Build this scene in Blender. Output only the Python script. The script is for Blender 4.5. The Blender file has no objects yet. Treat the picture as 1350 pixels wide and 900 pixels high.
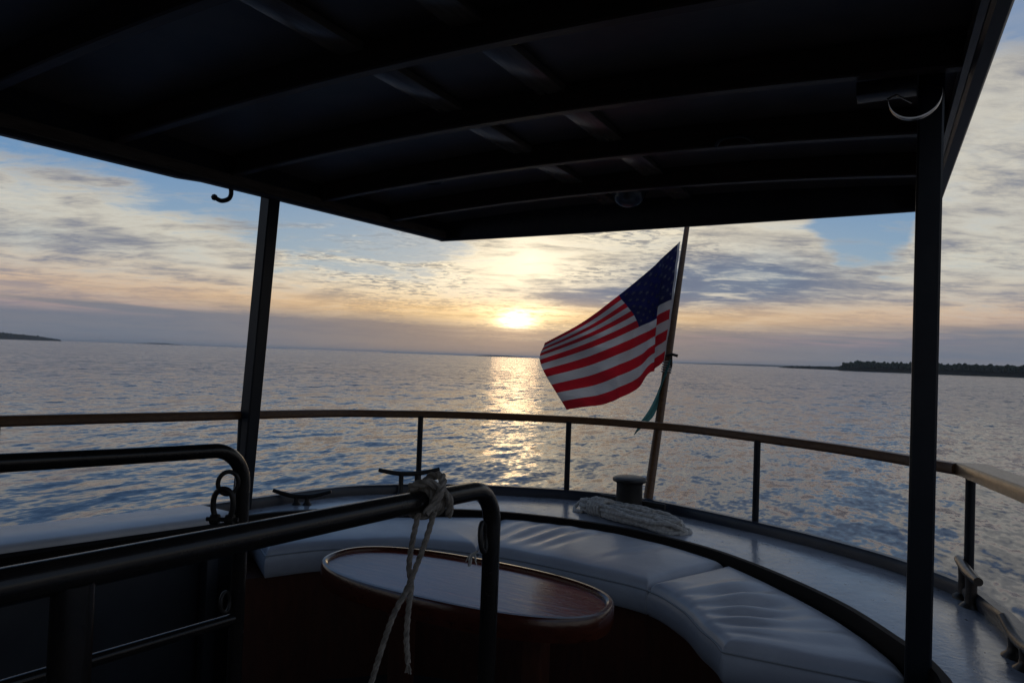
import bpy, bmesh, math, random
import numpy as np
from mathutils import Vector, Matrix
random.seed(7); np.random.seed(7)
C = bpy.context.scene.collection
SC = bpy.context.scene
R = math.radians
CX = -1.42                     # centre line of the boat; +Y points aft, +X is to the right of somebody facing aft
EYE = 2.5                      # camera height over the water

# ------------------------------------------------------------------ mesh builder
class MB:
    def __init__(s): s.v = []; s.f = []; s.mi = []
    def add(s, vs, fs, mi=0):
        o = len(s.v); s.v += [tuple(map(float, p)) for p in vs]
        s.f += [tuple(i + o for i in f) for f in fs]; s.mi += [mi] * len(fs); return s
    def box(s, lo, hi, bev=0.004):
        bm = bmesh.new(); bmesh.ops.create_cube(bm, size=1)
        d = [hi[i] - lo[i] for i in range(3)]; c = [(hi[i] + lo[i]) / 2 for i in range(3)]
        for v in bm.verts: v.co = Vector([v.co[i] * d[i] + c[i] for i in range(3)])
        if bev: bmesh.ops.bevel(bm, geom=bm.edges[:], offset=min(bev, min(d) * .45), segments=2, profile=.5, affect='EDGES')
        bm.verts.index_update(); s.add([v.co[:] for v in bm.verts], [[v.index for v in f.verts] for f in bm.faces]); bm.free(); return s
    def tube(s, pts, r, n=12, closed=False, cap=True):
        P = [Vector(p) for p in pts]; m = len(P)
        rad = r if callable(r) else (lambda t: r)
        T = []
        for i in range(m):
            a = P[i - 1] if (i > 0 or closed) else P[i]; b = P[(i + 1) % m] if (i < m - 1 or closed) else P[i]
            T.append((b - a).normalized())
        up = Vector((0, 0, 1)) if abs(T[0].z) < .9 else Vector((1, 0, 0))
        N = (up - T[0] * up.dot(T[0])).normalized(); vs = []
        for i in range(m):
            N = (N - T[i] * N.dot(T[i])).normalized(); B = T[i].cross(N)
            q = rad(i / max(1, m - 1))
            for k in range(n):
                a = 2 * math.pi * k / n; vs.append(P[i] + (N * math.cos(a) + B * math.sin(a)) * q)
        fs = []
        for i in range(m if closed else m - 1):
            j = (i + 1) % m
            for k in range(n):
                l = (k + 1) % n; fs.append((i * n + k, j * n + k, j * n + l, i * n + l))
        if cap and not closed:
            fs.append(tuple(range(n - 1, -1, -1))); fs.append(tuple((m - 1) * n + k for k in range(n)))
        return s.add(vs, fs)
    def sweep(s, path, prof, closed_prof=True, cap=True):
        """profile (side, up) swept along a path lying near the horizontal; side = left of travel"""
        P = [Vector(p) for p in path]; m = len(P); n = len(prof); vs = []
        for i in range(m):
            t = (P[min(i + 1, m - 1)] - P[max(i - 1, 0)]); t.z = 0; t.normalize(); sd = Vector((-t.y, t.x, 0))
            for a, b in prof: vs.append(P[i] + sd * a + Vector((0, 0, b)))
        fs = []
        for i in range(m - 1):
            for k in range(n if closed_prof else n - 1):
                l = (k + 1) % n; fs.append((i * n + k, i * n + l, (i + 1) * n + l, (i + 1) * n + k))
        if cap and closed_prof: fs.append(tuple(range(n - 1, -1, -1))[::-1]); fs.append(tuple((m - 1) * n + k for k in range(n))[::-1])
        return s.add(vs, fs)
    def lathe(s, c, prof, n=32, axis=None):
        vs = []; fs = []; m = len(prof)
        for r, z in prof:
            for k in range(n):
                a = 2 * math.pi * k / n; vs.append(Vector((r * math.cos(a), r * math.sin(a), z)))
        if axis is not None:
            q = Vector((0, 0, 1)).rotation_difference(Vector(axis)); vs = [q @ v for v in vs]
        vs = [v + Vector(c) for v in vs]
        for i in range(m - 1):
            for k in range(n):
                l = (k + 1) % n; fs.append((i * n + k, i * n + l, (i + 1) * n + l, (i + 1) * n + k))
        fs.append(tuple(range(n - 1, -1, -1))); fs.append(tuple((m - 1) * n + k for k in range(n)))
        return s.add(vs, fs)
    def loft(s, rows, mi=0):
        """rows of equal length"""
        n = len(rows[0]); vs = [p for r in rows for p in r]
        fs = [(i * n + k, i * n + k + 1, (i + 1) * n + k + 1, (i + 1) * n + k) for i in range(len(rows) - 1) for k in range(n - 1)]
        return s.add(vs, fs, mi)
    def build(s, name, mat, parent=None, smooth=40):
        me = bpy.data.meshes.new(name); me.from_pydata(s.v, [], s.f)
        for m in (mat if isinstance(mat, (list, tuple)) else [mat]): me.materials.append(m)
        if any(s.mi): me.polygons.foreach_set('material_index', s.mi)
        bm = bmesh.new(); bm.from_mesh(me); bmesh.ops.recalc_face_normals(bm, faces=bm.faces); bm.to_mesh(me); bm.free()
        if smooth:
            me.polygons.foreach_set('use_smooth', [True] * len(me.polygons))
            me.set_sharp_from_angle(angle=R(smooth))
        me.update()
        o = bpy.data.objects.new(name, me); C.objects.link(o)
        if parent is not None:
            o.parent = parent; o.matrix_parent_inverse = Matrix.Translation(-Vector(parent.location))
        return o

def empty(name, loc, label, cat, group=None):
    o = bpy.data.objects.new(name, None); o.empty_display_size = .1; C.objects.link(o); o.location = loc
    return tag(o, label, cat, group)
def tag(o, label=None, cat=None, group=None, kind=None):
    if label: o['label'] = label
    if cat: o['category'] = cat
    if group: o['group'] = group
    if kind: o['kind'] = kind
    return o

def spline(pts, n):
    """Catmull-Rom through pts, n samples evenly spread along the length"""
    P = [np.array(p, float) for p in pts]; P = [2 * P[0] - P[1]] + P + [2 * P[-1] - P[-2]]
    out = []
    for i in range(1, len(P) - 2):
        for t in np.linspace(0, 1, 24, endpoint=False):
            a, b, c, d = P[i - 1:i + 3]
            out.append(.5 * ((2 * b) + (c - a) * t + (2 * a - 5 * b + 4 * c - d) * t * t + (3 * b - a - 3 * c + d) * t ** 3))
    out.append(P[-2]); out = np.array(out)
    L = np.r_[0, np.cumsum(np.linalg.norm(np.diff(out, axis=0), axis=1))]
    s = np.linspace(0, L[-1], n)
    return [np.array([np.interp(x, L, out[:, k]) for k in range(out.shape[1])]) for x in s]

# ------------------------------------------------------------------ node helpers
class NT:
    def __init__(s, tree): s.t = tree; s.N = tree.nodes; s.L = tree.links
    def n(s, typ, **kw):
        o = s.N.new(typ)
        for k, v in kw.items(): setattr(o, k, v)
        return o
    def put(s, sock, v):
        if hasattr(v, 'links') or isinstance(v, bpy.types.NodeSocket): s.L.new(v, sock)
        elif v is not None:
            try: sock.default_value = v
            except Exception: sock.default_value = (*v, 1) if len(v) == 3 else v
    def m(s, op, a, b=None, c=None, clamp=False):
        o = s.n('ShaderNodeMath', operation=op, use_clamp=clamp); s.put(o.inputs[0], a)
        if b is not None: s.put(o.inputs[1], b)
        if c is not None: s.put(o.inputs[2], c)
        return o.outputs[0]
    def vm(s, op, a, b=None, out=0, scale=None):
        o = s.n('ShaderNodeVectorMath', operation=op); s.put(o.inputs[0], a)
        if b is not None: s.put(o.inputs[1], b)
        if scale is not None: s.put(o.inputs['Scale'], scale)
        return o.outputs[out]
    def xyz(s, a, b, c):
        o = s.n('ShaderNodeCombineXYZ'); s.put(o.inputs[0], a); s.put(o.inputs[1], b); s.put(o.inputs[2], c); return o.outputs[0]
    def sep(s, v): o = s.n('ShaderNodeSeparateXYZ'); s.put(o.inputs[0], v); return o.outputs
    def mix(s, f, a, b, blend='MIX'):
        o = s.n('ShaderNodeMix', data_type='RGBA', blend_type=blend); s.put(o.inputs[0], f)
        s.put(o.inputs[6], a if not isinstance(a, tuple) else (*a[:3], 1)); s.put(o.inputs[7], b if not isinstance(b, tuple) else (*b[:3], 1)); return o.outputs[2]
    def noise(s, vec, scale, detail=4, rough=.55, dist=0, out=0):
        o = s.n('ShaderNodeTexNoise'); s.put(o.inputs['Vector'], vec); s.put(o.inputs['Scale'], scale); s.put(o.inputs['Detail'], detail)
        s.put(o.inputs['Roughness'], rough); s.put(o.inputs['Distortion'], dist); return o.outputs[out]
    def ramp(s, f, stops, interp='LINEAR'):
        o = s.n('ShaderNodeValToRGB'); s.put(o.inputs[0], f); cr = o.color_ramp; cr.interpolation = interp
        while len(cr.elements) < len(stops): cr.elements.new(.5)
        for e, (p, c) in zip(cr.elements, stops): e.position = p; e.color = (*c, 1) if isinstance(c, tuple) else (c, c, c, 1)
        return o.outputs[0]
    def sstep(s, x, lo, hi):
        o = s.n('ShaderNodeMapRange', interpolation_type='SMOOTHSTEP'); s.put(o.inputs[0], x); s.put(o.inputs[1], lo); s.put(o.inputs[2], hi)
        return o.outputs[0]
def srgb(r, g, b): return tuple(((c / 255) / 12.92 if c <= 10 else ((c / 255 + .055) / 1.055) ** 2.4) for c in (r, g, b))

def mat(name, col, rough=.5, metal=0, col2=None, nscale=6, stretch=(1, 1, 1), bump=0, bscale=40, coat=0, rvar=0, ior=1.5, speck=None, spec=.5):
    m = bpy.data.materials.new(name); m.use_nodes = True; T = NT(m.node_tree); b = T.N['Principled BSDF']
    tc = T.n('ShaderNodeTexCoord').outputs['Object']
    mp = T.n('ShaderNodeMapping'); T.put(mp.inputs['Vector'], tc); mp.inputs['Scale'].default_value = stretch; v = mp.outputs[0]
    c = col
    if col2: c = T.mix(T.sstep(T.noise(v, nscale, 6, .6, .3), .3, .7), col, col2)
    if speck:
        s = T.noise(tc, speck[1], 3, .6); c = T.mix(T.sstep(s, speck[2], speck[2] + .05), c, speck[0])
    T.put(b.inputs['Base Color'], c if not isinstance(c, tuple) else (*c, 1))
    b.inputs['Metallic'].default_value = metal; b.inputs['Specular IOR Level'].default_value = spec; b.inputs['IOR'].default_value = ior
    if rvar: T.put(b.inputs['Roughness'], T.m('ADD', T.m('MULTIPLY', T.noise(v, nscale * 2.3, 5, .6), rvar), rough - rvar / 2))
    else: b.inputs['Roughness'].default_value = rough
    b.inputs['Coat Weight'].default_value = coat; b.inputs['Coat Roughness'].default_value = .08
    if bump:
        bp = T.n('ShaderNodeBump'); bp.inputs['Strength'].default_value = 1; bp.inputs['Distance'].default_value = bump
        T.put(bp.inputs['Height'], T.noise(v, bscale, 5, .6)); T.L.new(bp.outputs[0], b.inputs['Normal'])
    return m

M = dict(
    navy=mat('navy_paint', (.006, .009, .014), .38, spec=.22, col2=(.010, .013, .018), nscale=9, bump=.0006, bscale=30, rvar=.15),
    pipe=mat('black_enamel_pipe', (.008, .008, .009), .24, spec=.3, col2=(.014, .012, .011), nscale=14, bump=.0005, bscale=25, rvar=.2),
    deck=mat('grey_deck_paint', (.26, .285, .335), .17, col2=(.18, .20, .24), nscale=5, bump=.0018, bscale=28, rvar=.26, speck=((.03, .03, .03), 30, .665)),
    toe=mat('dark_toe_rail_paint', (.016, .022, .036), .34, spec=.35, col2=(.026, .032, .046), nscale=8, bump=.001, bscale=20, rvar=.2),
    coam=mat('dark_varnished_coaming', (.007, .006, .006), .6, spec=.06, col2=(.010, .008, .007), nscale=5, stretch=(1, 1, 6), rvar=.2),
    mahog=mat('varnished_mahogany', (.18, .032, .013), .13, col2=(.09, .015, .007), nscale=7, stretch=(1, 7, 7), coat=.1, bump=.0009, bscale=7, rvar=.24),
    mahogr=mat('dark_mahogany_edge', (.060, .015, .008), .2, col2=(.035, .009, .005), nscale=7, stretch=(3, 3, 8), coat=.1, bump=.0004, bscale=14),
    mahog2=mat('dark_mahogany_panel', (.075, .024, .013), .35, col2=(.05, .016, .009), nscale=7, stretch=(5, 5, 1)),
    teak=mat('weathered_teak', (.115, .058, .024), .42, spec=.3, col2=(.07, .032, .014), nscale=9, stretch=(3, 3, 10), bump=.0008, bscale=30, rvar=.2),
    cap=mat('pale_wooden_cap', (.16, .098, .055), .34, col2=(.11, .066, .038), nscale=6, stretch=(10, 1.5, 3), bump=.0006, bscale=30, rvar=.2),
    ceil=mat('dark_roof_underside', (.15, .10, .07), .42, col2=(.10, .067, .048), nscale=4),
    beam=mat('dark_roof_beam', (.095, .048, .028), .45, spec=.3, col2=(.06, .03, .018), nscale=6, stretch=(1, 8, 8), bump=.0005, bscale=20),
    strg=mat('roof_stringer_wood', (.26, .175, .11), .24, col2=(.18, .12, .075), nscale=6, stretch=(8, 1, 8)),
    fasc=mat('roof_edge_wood', (.045, .030, .024), .45, col2=(.03, .02, .016), nscale=5, stretch=(6, 1, 6), bump=.0006, bscale=25),
    vinyl=mat('pale_vinyl_cushion', (.33, .355, .41), .34, col2=(.28, .30, .35), nscale=4, bump=.0020, bscale=9, rvar=.12),
    pipingm=mat('cushion_piping', (.22, .24, .27), .45),
    hatch=mat('pale_painted_cover', (.42, .44, .48), .38, col2=(.35, .37, .41), nscale=4, bump=.0008, bscale=30, rvar=.15),
    wallp=mat('dark_inner_wall_paint', (.028, .032, .040), .45, col2=(.02, .023, .03), nscale=4),
    sole=mat('dark_sole_boards', (.03, .032, .036), .5, col2=(.018, .019, .022), nscale=5, stretch=(8, 1, 1)),
    hull=mat('dark_hull_paint', (.02, .02, .025), .35),
    iron=mat('black_iron', (.010, .010, .011), .45, spec=.3, col2=(.018, .016, .014), nscale=25, bump=.001, bscale=60, rvar=.2),
    bronze=mat('worn_bronze', (.055, .045, .04), .38, metal=.6, col2=(.03, .026, .023), nscale=30, bump=.0008, bscale=70, rvar=.25),
    steel=mat('bare_steel', (.30, .28, .265), .34, metal=1, col2=(.18, .17, .16), nscale=20, rvar=.2),
    glassy=mat('smoked_lens', (.12, .11, .10), .18, col2=(.09, .08, .075), nscale=8),
    red=mat('flag_red', (.30, .010, .02), .8), white=mat('flag_white', (.46, .45, .47), .8), blue=mat('flag_blue', (.012, .014, .06), .8), star=mat('flag_star', (.05, .05, .085), .8),
    teal=mat('teal_pennant', (.06, .17, .16), .8, col2=(.12, .26, .25), nscale=40),
)
def ropemat(name, a, b):
    m = mat(name, a, .85, col2=b, nscale=60, bump=.002, bscale=160); return m
M['rope'] = ropemat('pale_rope_fibre', (.50, .49, .47), (.26, .255, .25))
M['rope2'] = ropemat('worn_tan_rope_fibre', (.26, .235, .205), (.13, .115, .10))
for k in ('red', 'white', 'blue', 'teal'):      # thin cloth lets light through
    m = M[k]; T = NT(m.node_tree); b = T.N['Principled BSDF']; out = T.N['Material Output']
    tr = T.n('ShaderNodeBsdfTranslucent'); col = b.inputs['Base Color']
    cc = {'red': (.78, .025, .04), 'white': (.80, .77, .74), 'blue': (.017, .020, .105), 'teal': (.10, .28, .27)}[k]
    tcx = T.n('ShaderNodeTexCoord').outputs['UV']
    wv = T.noise(tcx, 260, 2, .5)
    T.put(tr.inputs[0], T.mix(wv, tuple(x * .8 for x in cc), cc))
    mx = T.n('ShaderNodeMixShader'); mx.inputs[0].default_value = .68
    bp = T.n('ShaderNodeBump'); bp.inputs['Distance'].default_value = .006; T.put(bp.inputs['Height'], T.noise(T.vm('MULTIPLY', tcx, (1, 2.2, 1)), 16, 4, .6, 1.2)); T.L.new(bp.outputs[0], b.inputs['Normal']); T.L.new(bp.outputs[0], tr.inputs['Normal'])
    T.L.new(b.outputs[0], mx.inputs[1]); T.L.new(tr.outputs[0], mx.inputs[2]); T.L.new(mx.outputs[0], out.inputs[0])

# ------------------------------------------------------------------ camera
cam = bpy.data.cameras.new('camera'); co = bpy.data.objects.new('camera', cam); C.objects.link(co)
cam.sensor_width = 36; cam.lens = 24; cam.clip_start = .05; cam.clip_end = 90000
yaw = R(29.5); p = math.atan(20.5 / 900); rl = math.atan(.0363)
Fv = Vector((-math.sin(yaw) * math.cos(p), math.cos(yaw) * math.cos(p), math.sin(p)))
R0 = Vector((math.cos(yaw), math.sin(yaw), 0)); U0 = R0.cross(Fv)
Rv = R0 * math.cos(rl) + U0 * math.sin(rl); Uv = -R0 * math.sin(rl) + U0 * math.cos(rl)
mw = Matrix((Rv, Uv, -Fv)).transposed().to_4x4(); mw.translation = (0, 0, EYE); co.matrix_world = mw
SC.camera = co
SC.view_settings.view_transform = 'Standard'; SC.view_settings.look = 'None'; SC.view_settings.exposure = 0; SC.view_settings.gamma = 1

# ------------------------------------------------------------------ sky
SUN_AZ = R(-29.2); SUN_EL = R(2.9)
w = bpy.data.worlds.new('World'); SC.world = w; w.use_nodes = True
T = NT(w.node_tree); T.N.clear()
d = T.n('ShaderNodeTexCoord').outputs['Generated']
rot = T.n('ShaderNodeVectorRotate', rotation_type='Z_AXIS'); T.put(rot.inputs['Vector'], T.vm('NORMALIZE', d)); rot.inputs['Angle'].default_value = SUN_AZ
dx, dy, dz = T.sep(rot.outputs[0])
zc = T.m('MAXIMUM', dz, 0.0)
el = T.m('MULTIPLY', T.m('ARCSINE', zc), 57.2958)
az = T.m('MULTIPLY', T.m('ARCTAN2', dx, dy), 57.2958)
aaz = T.m('ABSOLUTE', az)
k = T.m('ADD', zc, .11)
Q = T.xyz(T.m('DIVIDE', dx, k), T.m('DIVIDE', dy, k), 0)
def gauss(a0, e0, sa, se):
    a = T.m('DIVIDE', T.m('SUBTRACT', az, a0), sa); e = T.m('DIVIDE', T.m('SUBTRACT', el, e0), se)
    return T.m('EXPONENT', T.m('MULTIPLY', T.m('ADD', T.m('MULTIPLY', a, a), T.m('MULTIPLY', e, e)), -1))
fb1 = T.noise(Q, .55, 9, .56, .35)            # large cloud masses
fb2 = T.noise(T.vm('ADD', Q, (7.3, 2.1, 0)), 1.9, 8, .6, .5)      # inner structure
mpS = T.n('ShaderNodeMapping'); T.put(mpS.inputs['Vector'], Q); mpS.inputs['Rotation'].default_value = (0, 0, R(24)); mpS.inputs['Scale'].default_value = (1.0, 2.3, 1)
fb3 = T.noise(mpS.outputs[0], 2.4, 10, .66, .35)    # drawn out streaks
mpR = T.n('ShaderNodeMapping'); T.put(mpR.inputs['Vector'], Q); mpR.inputs['Rotation'].default_value = (0, 0, R(-35)); mpR.inputs['Scale'].default_value = (1.0, 1.7, 1)
rip = T.noise(mpR.outputs[0], 13, 3, .6, .8)      # small ripples
# clear sky
base = T.ramp(T.m('DIVIDE', el, 90), [(0, srgb(150, 168, 184)), (.07, srgb(140, 170, 194)), (.14, srgb(112, 152, 194)), (.26, srgb(96, 136, 184)), (.5, srgb(92, 120, 158)), (1, srgb(84, 104, 136))])
warmth = T.m('EXPONENT', T.m('MULTIPLY', T.m('POWER', T.m('DIVIDE', aaz, 26), 2), -1))
base = T.mix(T.m('MULTIPLY', warmth, T.sstep(el, 16, 4)), base, srgb(176, 190, 196))
nis = T.n('ShaderNodeTexSky', sky_type='NISHITA'); nis.sun_disc = False; nis.sun_elevation = SUN_EL; nis.sun_rotation = SUN_AZ
base = T.mix(.12, base, T.vm('SCALE', nis.outputs[0], scale=.06))
# how high the cloud sheet reaches, by azimuth from the sun
top = T.m('MULTIPLY', T.ramp(T.m('DIVIDE', T.m('ADD', az, 180), 360), [(0, .5), (.36, .5), (.397, .40), (.417, .385), (.433, .325), (.444, .255), (.478, .255), (.492, .34), (.506, .56), (.545, .52), (.561, .46), (.569, .275), (.581, .265), (.588, .5), (.594, .74), (.615, .66), (.66, .5)]), 30)
edge = T.m('ADD', T.m('SUBTRACT', top, el), T.m('MULTIPLY', T.m('SUBTRACT', fb2, .5), 8))
edge = T.m('ADD', edge, T.m('MULTIPLY', T.m('SUBTRACT', fb3, .5), 6))
cov = T.sstep(edge, -.9, 1.6)
thin = T.sstep(T.m('ADD', T.m('MULTIPLY', fb2, .6), T.m('MULTIPLY', fb3, .5)), .36, .62)
cov = T.m('MULTIPLY', cov, T.m('ADD', .52, T.m('MULTIPLY', thin, .48)))
hst = T.noise(T.xyz(T.m('MULTIPLY', az, .055), T.m('ADD', T.m('MULTIPLY', el, 1.15), T.m('MULTIPLY', az, .03)), 3.7), 1.0, 6, .6, .4)
veil = T.m('MULTIPLY', T.sstep(T.m('ADD', T.m('ADD', el, T.m('MULTIPLY', gauss(26, 18, 7, 5), 9)), T.m('MULTIPLY', T.m('SUBTRACT', fb1, .5), 22)), 12, 19), T.m('ADD', .35, T.m('MULTIPLY', T.sstep(fb2, .35, .65), .4)))
base = T.mix(T.m('MULTIPLY', veil, .85), base, T.mix(T.sstep(az, -10, 16), srgb(108, 134, 170), srgb(162, 168, 178)))
# small wisps in the gap
cov = T.m('MAXIMUM', cov, T.m('MULTIPLY', T.sstep(T.m('ADD', fb1, T.m('MULTIPLY', rip, .3)), .66, .86), .6))
cov = T.m('MAXIMUM', cov, T.m('MULTIPLY', T.m('MULTIPLY', T.sstep(T.m('ADD', T.m('MULTIPLY', fb3, .6), T.m('MULTIPLY', fb2, .4)), .50, .68), T.sstep(el, 17, 11)), .6))
# cloud light
near = T.m('EXPONENT', T.m('MULTIPLY', T.m('DIVIDE', T.m('SQRT', T.m('ADD', T.m('POWER', T.m('MULTIPLY', az, .62), 2), T.m('POWER', T.m('SUBTRACT', el, 5.5), 2))), 9), -1))
lit = T.mix(T.sstep(el, 2.5, 8), srgb(198, 166, 142), srgb(216, 209, 190))
lit = T.mix(T.m('MULTIPLY', near, 1.3, clamp=True), lit, (1.12, .96, .68))
lit = T.mix(T.m('MULTIPLY', T.m('MULTIPLY', warmth, .6), T.sstep(el, 6.5, 3.0)), lit, srgb(244, 200, 130))
shade = T.mix(warmth, srgb(124, 131, 148), srgb(150, 145, 140))
rmask = T.m('MULTIPLY', T.m('ADD', .25, T.sstep(aaz, 26, 12)), T.sstep(T.noise(T.vm('ADD', Q, (3.1, 9.2, 0)), 1.1, 3, .5), .38, .60))
sm = T.m('ADD', T.m('ADD', T.m('MULTIPLY', fb3, .50), T.m('MULTIPLY', fb2, .50)), T.m('MULTIPLY', T.m('SUBTRACT', rip, .5), T.m('MULTIPLY', rmask, T.m('ADD', .62, T.m('MULTIPLY', warmth, .35)))))
sm = T.m('ADD', sm, T.m('MULTIPLY', T.m('SUBTRACT', hst, .5), T.m('MULTIPLY', T.sstep(el, 9, 4), .55)))
sm = T.sstep(sm, .39, .66)
sm = T.m('SUBTRACT', sm, T.m('MULTIPLY', near, .22), clamp=True)
cloud = T.mix(sm, lit, shade)
dk = T.m('ADD', T.m('MULTIPLY', gauss(17.5, 6.7, 8.0, 2.1), 1.25), T.m('MULTIPLY', gauss(7.5, 5.0, 7, 1.1), 1.0), clamp=True)
dk = T.m('ADD', dk, T.m('MULTIPLY', gauss(-35, 7.0, 8, .9), .45), clamp=True)
dk = T.m('MULTIPLY', dk, T.sstep(T.m('ADD', fb3, T.m('MULTIPLY', fb2, .6)), .50, .88))
cloud = T.mix(T.m('MULTIPLY', dk, 1.25, clamp=True), cloud, srgb(112, 122, 142))
sky = T.mix(cov, base, cloud)
# warm strip over the bank
strip = T.m('MULTIPLY', T.m('EXPONENT', T.m('MULTIPLY', T.m('POWER', T.m('DIVIDE', T.m('SUBTRACT', el, 3.6), 1.05), 2), -1)), T.m('ADD', .15, T.m('MULTIPLY', fb3, .75)))
sky = T.mix(T.m('MULTIPLY', strip, T.sstep(aaz, 60, 15)), sky, T.mix(warmth, srgb(206, 172, 150), srgb(246, 198, 126)))
# sun behind the veil
ex = T.m('MULTIPLY', az, .60); ey = T.m('SUBTRACT', el, 2.9)
ds = T.m('SQRT', T.m('ADD', T.m('MULTIPLY', ex, ex), T.m('MULTIPLY', ey, ey)))
g1 = T.m('EXPONENT', T.m('MULTIPLY', T.m('POWER', T.m('DIVIDE', ds, .78), 2), -1))
g2 = T.m('EXPONENT', T.m('MULTIPLY', T.m('DIVIDE', ds, 2.6), -1))
ey2 = T.m('SUBTRACT', el, 8.2); ex2 = T.m('MULTIPLY', T.m('SUBTRACT', az, 1.0), .7)
ds2 = T.m('SQRT', T.m('ADD', T.m('MULTIPLY', ex2, ex2), T.m('MULTIPLY', ey2, ey2)))
g3 = T.m('MULTIPLY', T.m('EXPONENT', T.m('MULTIPLY', T.m('DIVIDE', ds2, 2.2), -1)), T.sstep(T.m('ADD', sm, dk), 1.2, .1))
cut = T.sstep(T.m('ADD', el, T.m('MULTIPLY', T.m('SUBTRACT', fb3, .5), 2.2)), 1.5, 2.9)
brk = T.m('ADD', .35, T.m('MULTIPLY', T.sstep(T.m('ADD', T.m('MULTIPLY', fb3, .6), T.m('MULTIPLY', rip, .4)), .62, .42), 1.1))
g1 = T.m('MULTIPLY', g1, T.m('MULTIPLY', cut, brk))
bar = T.m('MULTIPLY', gauss(.6, 3.9, 3.4, .55), brk)
gl = T.vm('SCALE', (1.0, .82, .48), scale=T.m('ADD', T.m('MULTIPLY', g1, 2.4), T.m('MULTIPLY', bar, .55)))
gl = T.vm('ADD', gl, T.vm('SCALE', (1.0, .68, .32), scale=T.m('MULTIPLY', T.m('MULTIPLY', g2, .48), T.m('ADD', .4, T.m('MULTIPLY', brk, .6)))))
gl = T.vm('ADD', gl, T.vm('SCALE', (1.0, .86, .6), scale=T.m('MULTIPLY', g3, .36)))
sky = T.vm('ADD', sky, gl)
# mauve bank along the horizon
bank = T.mix(T.sstep(aaz, 30, 3), srgb(112, 119, 133), srgb(146, 130, 122))
bank = T.mix(T.m('MULTIPLY', T.m('MULTIPLY', T.sstep(hst, .42, .6), .65), T.m('ADD', gauss(20, 2.1, 11, .5), gauss(-32, 2.7, 9, .45))), bank, srgb(178, 146, 148))
bk = T.sstep(T.m('ADD', el, T.m('ADD', T.m('MULTIPLY', T.m('SUBTRACT', hst, .5), 3.4), T.m('MULTIPLY', T.sstep(aaz, 14, 0), .9))), 4.1, 1.9)
bank = T.vm('ADD', bank, T.vm('SCALE', (1.0, .58, .28), scale=T.m('MULTIPLY', g2, .30)))
sky = T.mix(T.m('MULTIPLY', bk, .93), sky, bank)
bg = T.n('ShaderNodeBackground'); T.put(bg.inputs[0], sky); bg.inputs[1].default_value = 1.0
wo = T.n('ShaderNodeOutputWorld'); T.L.new(bg.outputs[0], wo.inputs[0])
w.cycles.sampling_method = 'MANUAL'; w.cycles.sample_map_resolution = 1024

sl = bpy.data.lights.new('sun', 'SUN'); sl.energy = .012; sl.angle = R(4); sl.color = (1, .62, .32)
so = bpy.data.objects.new('sun', sl); C.objects.link(so)
sd = Vector((math.sin(SUN_AZ) * math.cos(SUN_EL), math.cos(SUN_AZ) * math.cos(SUN_EL), math.sin(SUN_EL)))
so.rotation_euler = (-sd).to_track_quat('-Z', 'Y').to_euler(); so.location = sd * 50 + Vector((0, 0, 20))

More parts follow.
